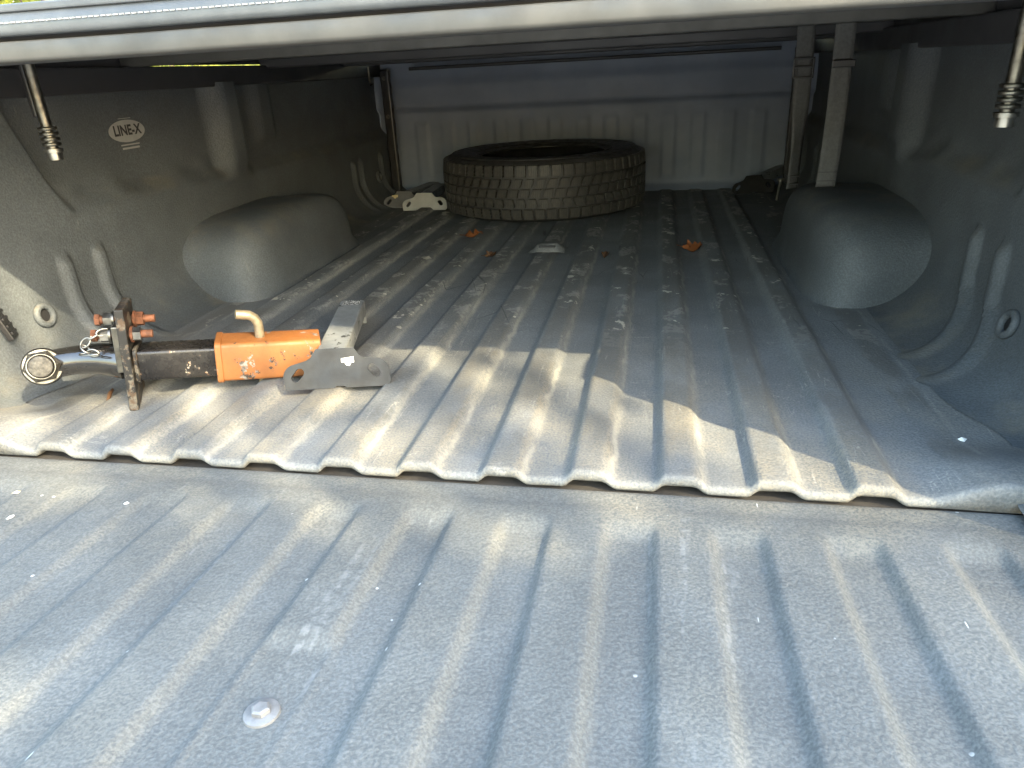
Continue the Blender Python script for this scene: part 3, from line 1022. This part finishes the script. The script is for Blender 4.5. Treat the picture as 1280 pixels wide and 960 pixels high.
add_lathe(bm, [(0, 0), (0.0165, 0), (0.0165, 0.007), (0.0155, 0.0095), (0.013, 0.0105), (0, 0.0105)], BALL + toc * 0.018, toc, 30)

stud = hp('stud', bm_mesh(bm, 'stud', True, 40), M['studend'])
bm = bmesh.new()
add_torus(bm, BALL + toc * 0.0195, toc, 0.0185, 0.0022, 30, 8)
link('thread_ring', bm_mesh(bm, 'thread_ring', True, 60), M['gunsteel'], stud)
# safety pin chain over the arm
cps = [H(-0.022, -0.022, 0.060), H(-0.036, -0.028, 0.058), H(-0.049, -0.031, 0.051), H(-0.058, -0.033, 0.041), H(-0.050, -0.038, 0.033), H(-0.038, -0.04, 0.030), H(-0.062, -0.033, 0.028)]
for i, (a, b) in enumerate(zip(cps, cps[1:])):
    bm = bmesh.new()
    d = (b - a)
    ctr = (a + b) / 2
    s = d.normalized()
    tq = s.cross(Vector((0, 0, 1) if i % 2 else (0.3, -1, 0.2))).normalized()
    ln = d.length * 0.5 + 0.002
    pts = [ctr + s * (ln * math.cos(q)) + tq * (0.0052 * math.sin(q)) for q in [2 * math.pi * k / 14 for k in range(15)]]
    add_tube(bm, pts, 0.0015, 7, False)
    hp('chain_link', bm_mesh(bm, 'chain_link', True, 70), M['steel'])

# ------------------------------------------------------------------ mounting brackets
def arc(cx, cz, r, a0, a1, n=6):
    return [(cx + r * math.cos(R(a0 + (a1 - a0) * i / n)), cz + r * math.sin(R(a0 + (a1 - a0) * i / n))) for i in range(n + 1)]
def slot(cx, cz, l, r, ang):
    pts = []
    for s, o in ((1, -90), (-1, 90)):
        for i in range(7):
            a = R(o + 180 * i / 6)
            pts.append((s * l / 2 + r * math.cos(a), r * math.sin(a)))
    ca, sa = math.cos(R(ang)), math.sin(R(ang))
    return [(cx + x * ca - z * sa, cz + x * sa + z * ca) for x, z in pts]
def bracket_parts(root, pm='bracket'):
    bm = bmesh.new()
    o = [(-0.084, 0.0), (-0.006, 0.0), (-0.004, 0.003), (0.010, 0.003), (0.012, 0.0)] + arc(0.074, 0.010, 0.010, -90, 0) + arc(0.060, 0.024, 0.022, 10, 80) + [(0.044, 0.047), (0.036, 0.050), (0.026, 0.064), (-0.034, 0.064), (-0.043, 0.050), (-0.050, 0.046)] + arc(-0.066, 0.020, 0.021, 110, 175)
    add_prism(bm, o, [slot(0.058, 0.026, 0.011, 0.0068, -50), slot(-0.064, 0.023, 0.011, 0.0068, 50)], -0.0025, 0.0025)
    bmesh.ops.transform(bm, matrix=Matrix.Rotation(R(-24), 4, 'X'), verts=bm.verts)
    pl = link('plate', bm_mesh(bm, 'plate'), M[pm], root)
    bm = bmesh.new()
    y0, y1 = 0.029, 0.345
    z0 = 0.047
    add_box(bm, (-0.014, (y0 + y1) / 2 - 0.012, z0), (0.041, y1 - y0 - 0.024, 0.005), None, 0.001)
    for sx in (-1, 1):
        add_box(bm, (-0.014 + sx * 0.0215, (y0 + y1) / 2 - 0.012, z0 - 0.013), (0.003, y1 - y0 - 0.026, 0.030), None, 0.001)
    bar = link('bar', bm_mesh(bm, 'bar'), M['bracketbar'], root)
    bm = bmesh.new()
    add_box(bm, (-0.014, y1 - 0.026, z0 - 0.023), (0.046, 0.006, 0.045), None, 0.001)
    link('foot', bm_mesh(bm, 'foot'), M['bracketbar'], root)
    return pl, bar
def bracket(loc, rz, label, pm='bracket', tilt=(0, 0)):
    r = thing('mounting_bracket', label, 'bracket', loc, (tilt[0], tilt[1], rz), 'mounting brackets in the truck bed')
    pl, bar = bracket_parts(r, pm)
    return r, pl, bar
b1, pl1, bar1 = bracket((-0.503, 0.218, 0.0125), R(15), 'grey steel bracket with white label, beside the orange receiver tube', tilt=(0.0, R(1.5)))
# torn white label on the plate
q = [(0.006, 0.047), (0.026, 0.0495), (0.0265, 0.040), (0.022, 0.0395), (0.019, 0.0345), (0.014, 0.036), (0.011, 0.041), (0.0062, 0.041)]
rm = Matrix.Rotation(R(-24), 3, 'X')
vs = [rm @ Vector((x, -0.0032, z)) for x, z in q]
link('torn_label', pydata('torn_label', vs, [tuple(range(len(q)))], False), M['white'], b1)
vs = [(-0.031, 0.290, 0.0502), (0.003, 0.290, 0.0502), (0.003, 0.318, 0.0502), (-0.031, 0.318, 0.0502)]
link('printed_label', pydata('printed_label', vs, [(0, 1, 2, 3)], False), M['print'], b1)
b2, pl2, bar2 = bracket((-0.856, 1.83, 0.002), R(3), 'pale grey steel bracket touching the tyre in the front corner', 'palegrey')
b3, pl3, bar3 = bracket((-0.958, 1.885, 0.002), R(-8), 'grey steel bracket with yellowed torn label behind another bracket', 'midgrey')
vs = [rm @ Vector((x - 0.062, -0.0034, z)) for x, z in [(x * 1.3, z) for x, z in q]]
link('torn_label', pydata('torn_label', vs, [tuple(range(len(q)))], False), M['yellow'], b3)
b4, pl4, bar4 = bracket((0.335, 2.00, 0.012), R(-38), 'dark steel bracket lying near the bulkhead beyond the hanging straps', tilt=(R(6), R(-8)))
bm = bmesh.new()
add_tube(bm, [(0.395, 1.80, 0.085), (0.392, 1.802, 0.06), (0.388, 1.803, 0.02)], [0.006, 0.004, 0.004], 10)
add_cyl(bm, (0.395, 1.80, 0.083), (0.395, 1.80, 0.09), 0.012, n=12)
tag(link('loose_bolt', bm_mesh(bm, 'loose_bolt', True, 40), M['steel']), 'bright zinc bolt standing by the dark bracket and wheel well', 'bolt')

# ------------------------------------------------------------------ leaves and litter
def dry_leaf(loc, size, rz, curl, seed, mat, label, asp=0.6):
    rnd = random.Random(seed)
    rows = []
    n = 14
    for i in range(n + 1):
        t = i / n
        wd = asp * 0.5 * (math.sin(math.pi * min(1, t * 1.02 + 0.0)) ** 0.7) * (1 + 0.30 * math.sin(t * 19 + seed)) if 0 < t < 1 else 0.01
        row = []
        for j in range(-4, 5):
            u = j / 4
            xx = (t - 0.5)
            yy = wd * u
            zz = curl * (abs(u) ** 1.5) * wd * 1.5 + curl * 0.9 * (t - 0.5) ** 2 + 0.04 * math.sin(9 * t + 4 * u + seed)
            row.append((xx * size, yy * size, zz * size))
        rows.append(row)
    me = grid_mesh('dry_leaf', rows)
    lo = min(v.co.z for v in me.vertices)
    for v in me.vertices:
        v.co.z -= lo
    o = link('dry_leaf', me, mat)
    o.location = (loc[0], loc[1], floor_z(loc[0], loc[1]) + 0.001)
    o.rotation_euler = (0, 0, rz)
    tag(o, label, 'leaf', 'dry leaves on the bed floor')
    bm = bmesh.new()
    add_tube(bm, [(-0.5 * size, 0, (curl * 0.22 + 0.03) * size - lo), (-0.66 * size, 0.03 * size, (curl * 0.3) * size - lo), (-0.8 * size, 0.02 * size, curl * 0.35 * size - lo)], 0.0009, 6)
    link('stalk', bm_mesh(bm, 'stalk', True), mat, o)
    return o
dry_leaf((-0.553, 1.365), 0.058, 0.3, 0.5, 3, M['dryleaf'], 'bright orange dry leaf on the floor in front of the tyre', 0.75)
dry_leaf((-0.450, 1.120), 0.045, 1.1, 0.7, 5, M['dryleaf2'], 'small curled brown leaf left of the raised floor slot', 0.5)
dry_leaf((-0.138, 1.112), 0.042, 1.5, 0.8, 8, M['dryleaf2'], 'small dark curled leaf on a rib right of the raised floor slot', 0.45)
dry_leaf((0.088, 1.165), 0.062, 0.6, 1.1, 12, M['dryleaf'], 'large curled orange-brown leaf near the right wheel well', 0.42)
def chip(loc, size, seed, label, mat='white'):
    rnd = random.Random(seed)
    bm = bmesh.new()
    n = 7
    a = [bm.verts.new((size * (0.5 + 0.6 * rnd.random()) * math.cos(2 * math.pi * k / n), size * 0.6 * (0.5 + 0.6 * rnd.random()) * math.sin(2 * math.pi * k / n), size * 0.25 * rnd.random())) for k in range(n)]
    c = bm.verts.new((0, 0, size * 0.5))
    for k in range(n):
        bm.faces.new((a[k], a[(k + 1) % n], c))
    bm.faces.new(a[::-1])
    o = link('litter_scrap', bm_mesh(bm, 'litter_scrap'), M[mat], None, loc, (0, 0, rnd.random() * 6))
    return tag(o, label, 'litter', 'pale scraps of litter')
chip((0.387, 0.150, floor_z(0.387, 0.150)), 0.009, 1, 'white scrap on the bed floor by the right rear corner')
chip((-0.850, 0.185, floor_z(-0.85, 0.185)), 0.007, 2, 'white scrap beneath the curved arm of the hitch')
chip((-0.826, -0.093, gate_z(-0.826, -0.093)), 0.0075, 3, 'tan scrap on the tailgate close to its hinge edge', 'yellow')
chip((-0.65, -0.107, gate_z(-0.65, -0.107)), 0.0055, 4, 'tiny white scrap alone in a tailgate flute')
chip((-0.775, -0.155, gate_z(-0.775, -0.155)), 0.006, 5, 'thin white scrap on the tailgate below the tan scrap')
# twig under the arm
bm = bmesh.new()
add_tube(bm, [(-0.905, 0.195, 0.006), (-0.885, 0.165, 0.012), (-0.872, 0.140, 0.005)], [0.0025, 0.0035, 0.002], 7)
tag(link('twig', bm_mesh(bm, 'twig', True), M['dryleaf2']), 'short brown twig on the floor beneath the hitch arm', 'twig')

# ------------------------------------------------------------------ foliage outside
def leaf_cloud(name, pts, size, rnd):
    v, f = [], []
    for p in pts:
        a = Vector((rnd.gauss(0, 1), rnd.gauss(0, 1), rnd.gauss(0, 1))).normalized()
        b = a.orthogonal().normalized()
        b = (Matrix.Rotation(rnd.random() * 6.28, 3, a) @ b)
        c = a.cross(b)
        s = size * (0.6 + 0.8 * rnd.random())
        i = len(v)
        v += [p - b * s, p + c * s * 0.42 + a * s * 0.1, p + b * s, p - c * s * 0.42 + a * s * 0.1]
        f.append((i, i + 1, i + 2, i + 3))
    return pydata(name, v, f, False)
def shrub(loc, rx, rz, n, seed, label):
    rnd = random.Random(seed)
    t = thing('garden_shrub', label, 'shrub', loc, group='shrubs beyond the truck')
    pts = []
    lobes = [(Vector((rnd.uniform(-0.6, 0.6) * rx, rnd.uniform(-0.6, 0.6) * rx, rz * rnd.uniform(0.3, 0.85))), rx * rnd.uniform(0.3, 0.5)) for _ in range(16)]
    for _ in range(n):
        c, r = rnd.choice(lobes)
        d = Vector((rnd.gauss(0, 1), rnd.gauss(0, 1), rnd.gauss(0, 1))).normalized()
        pts.append(c + d * r * rnd.random() ** 0.4)
    link('crown', leaf_cloud('crown', pts, 0.05, rnd), M['foliage'], t)
    bm = bmesh.new()
    add_tube(bm, [(0, 0, -0.02), (0.03, 0.02, rz * 0.3), (0.0, 0.0, rz * 0.6)], [0.06, 0.05, 0.03], 10)
    for c, r in lobes:
        add_tube(bm, [(0.02, 0.01, rz * 0.25), tuple(c * 0.6 + Vector((0, 0, rz * 0.1))), tuple(c)], [0.03, 0.02, 0.01], 6)
    link('trunk', bm_mesh(bm, 'trunk', True), M['bark'], t)
shrub((-5.0, 5.0, -0.86), 1.6, 3.2, 9000, 21, 'sunlit yellow-green shrub showing above the cover edge')
shrub((-6.0, 8.6, -0.86), 1.9, 3.0, 9000, 22, 'sunlit shrub seen through the gap under the cover')

# the tree behind the photographer whose crown dapples the tailgate
def shade_tree():
    rnd = random.Random(77)
    base = Vector((4.9, -3.9, -0.86))
    t = thing('shade_tree', 'leafy tree standing behind the photographer and shading the tailgate', 'tree', tuple(base))
    pts = []
    def shaded(x, y):
        if y > -0.60 and x < -0.50 and y < -0.37:
            return 0.0
        if x < -0.50 and y < -0.60:
            return 0.0
        edge = -0.175 + 0.02 * math.sin(x * 9.0) + 0.03 * math.sin(x * 4.1 + 1)
        edge += 0.085 * ss(-0.02, 0.16, x) + 0.06 * ss(-0.45, -0.75, x)
        return 1.0 if y < edge else 0.0
    n = 0
    while n < 11000:
        x, y = rnd.uniform(-1.25, 1.3), rnd.uniform(-1.9, 0.0)
        if rnd.random() < shaded(x, y):
            pts.append(Vector((x, y, 0)) + SUN_DIR * rnd.uniform(5.2, 8.2)); n += 1
    n = 0
    while n < 7000:                            # upper crown, over the edge of the cover
        x, y = rnd.uniform(-2.2, 0.4), rnd.uniform(0.48, 1.1)
        pts.append(Vector((x, y, 0)) + SUN_DIR * rnd.uniform(5.4, 8.0)); n += 1
    for _ in range(330):                      # loose sprays above the dense crown, thinning the sunlight
        x, y = rnd.uniform(-1.2, 0.6), rnd.uniform(-0.12, 0.75)
        if True:
            pts.append(Vector((x, y, 0)) + SUN_DIR * rnd.uniform(5.6, 7.6))
    link('crown', leaf_cloud('crown', [p - base for p in pts], 0.055, rnd), M['treeleaf'], t)
    bm = bmesh.new()
    top = Vector((0.3, -0.7, 0)) + SUN_DIR * 6.6 - base
    add_tube(bm, [(0, 0, -0.03), top * 0.35 + Vector((0.05, 0.03, 0)), top * 0.7, top], [0.16, 0.12, 0.08, 0.03], 12)
    for k in range(26):
        p = rnd.choice(pts) - base
        add_tube(bm, [top * 0.55, top * 0.5 + p * 0.45, p], [0.04, 0.025, 0.006], 6)
    link('trunk', bm_mesh(bm, 'trunk', True), M['bark'], t)
shade_tree()
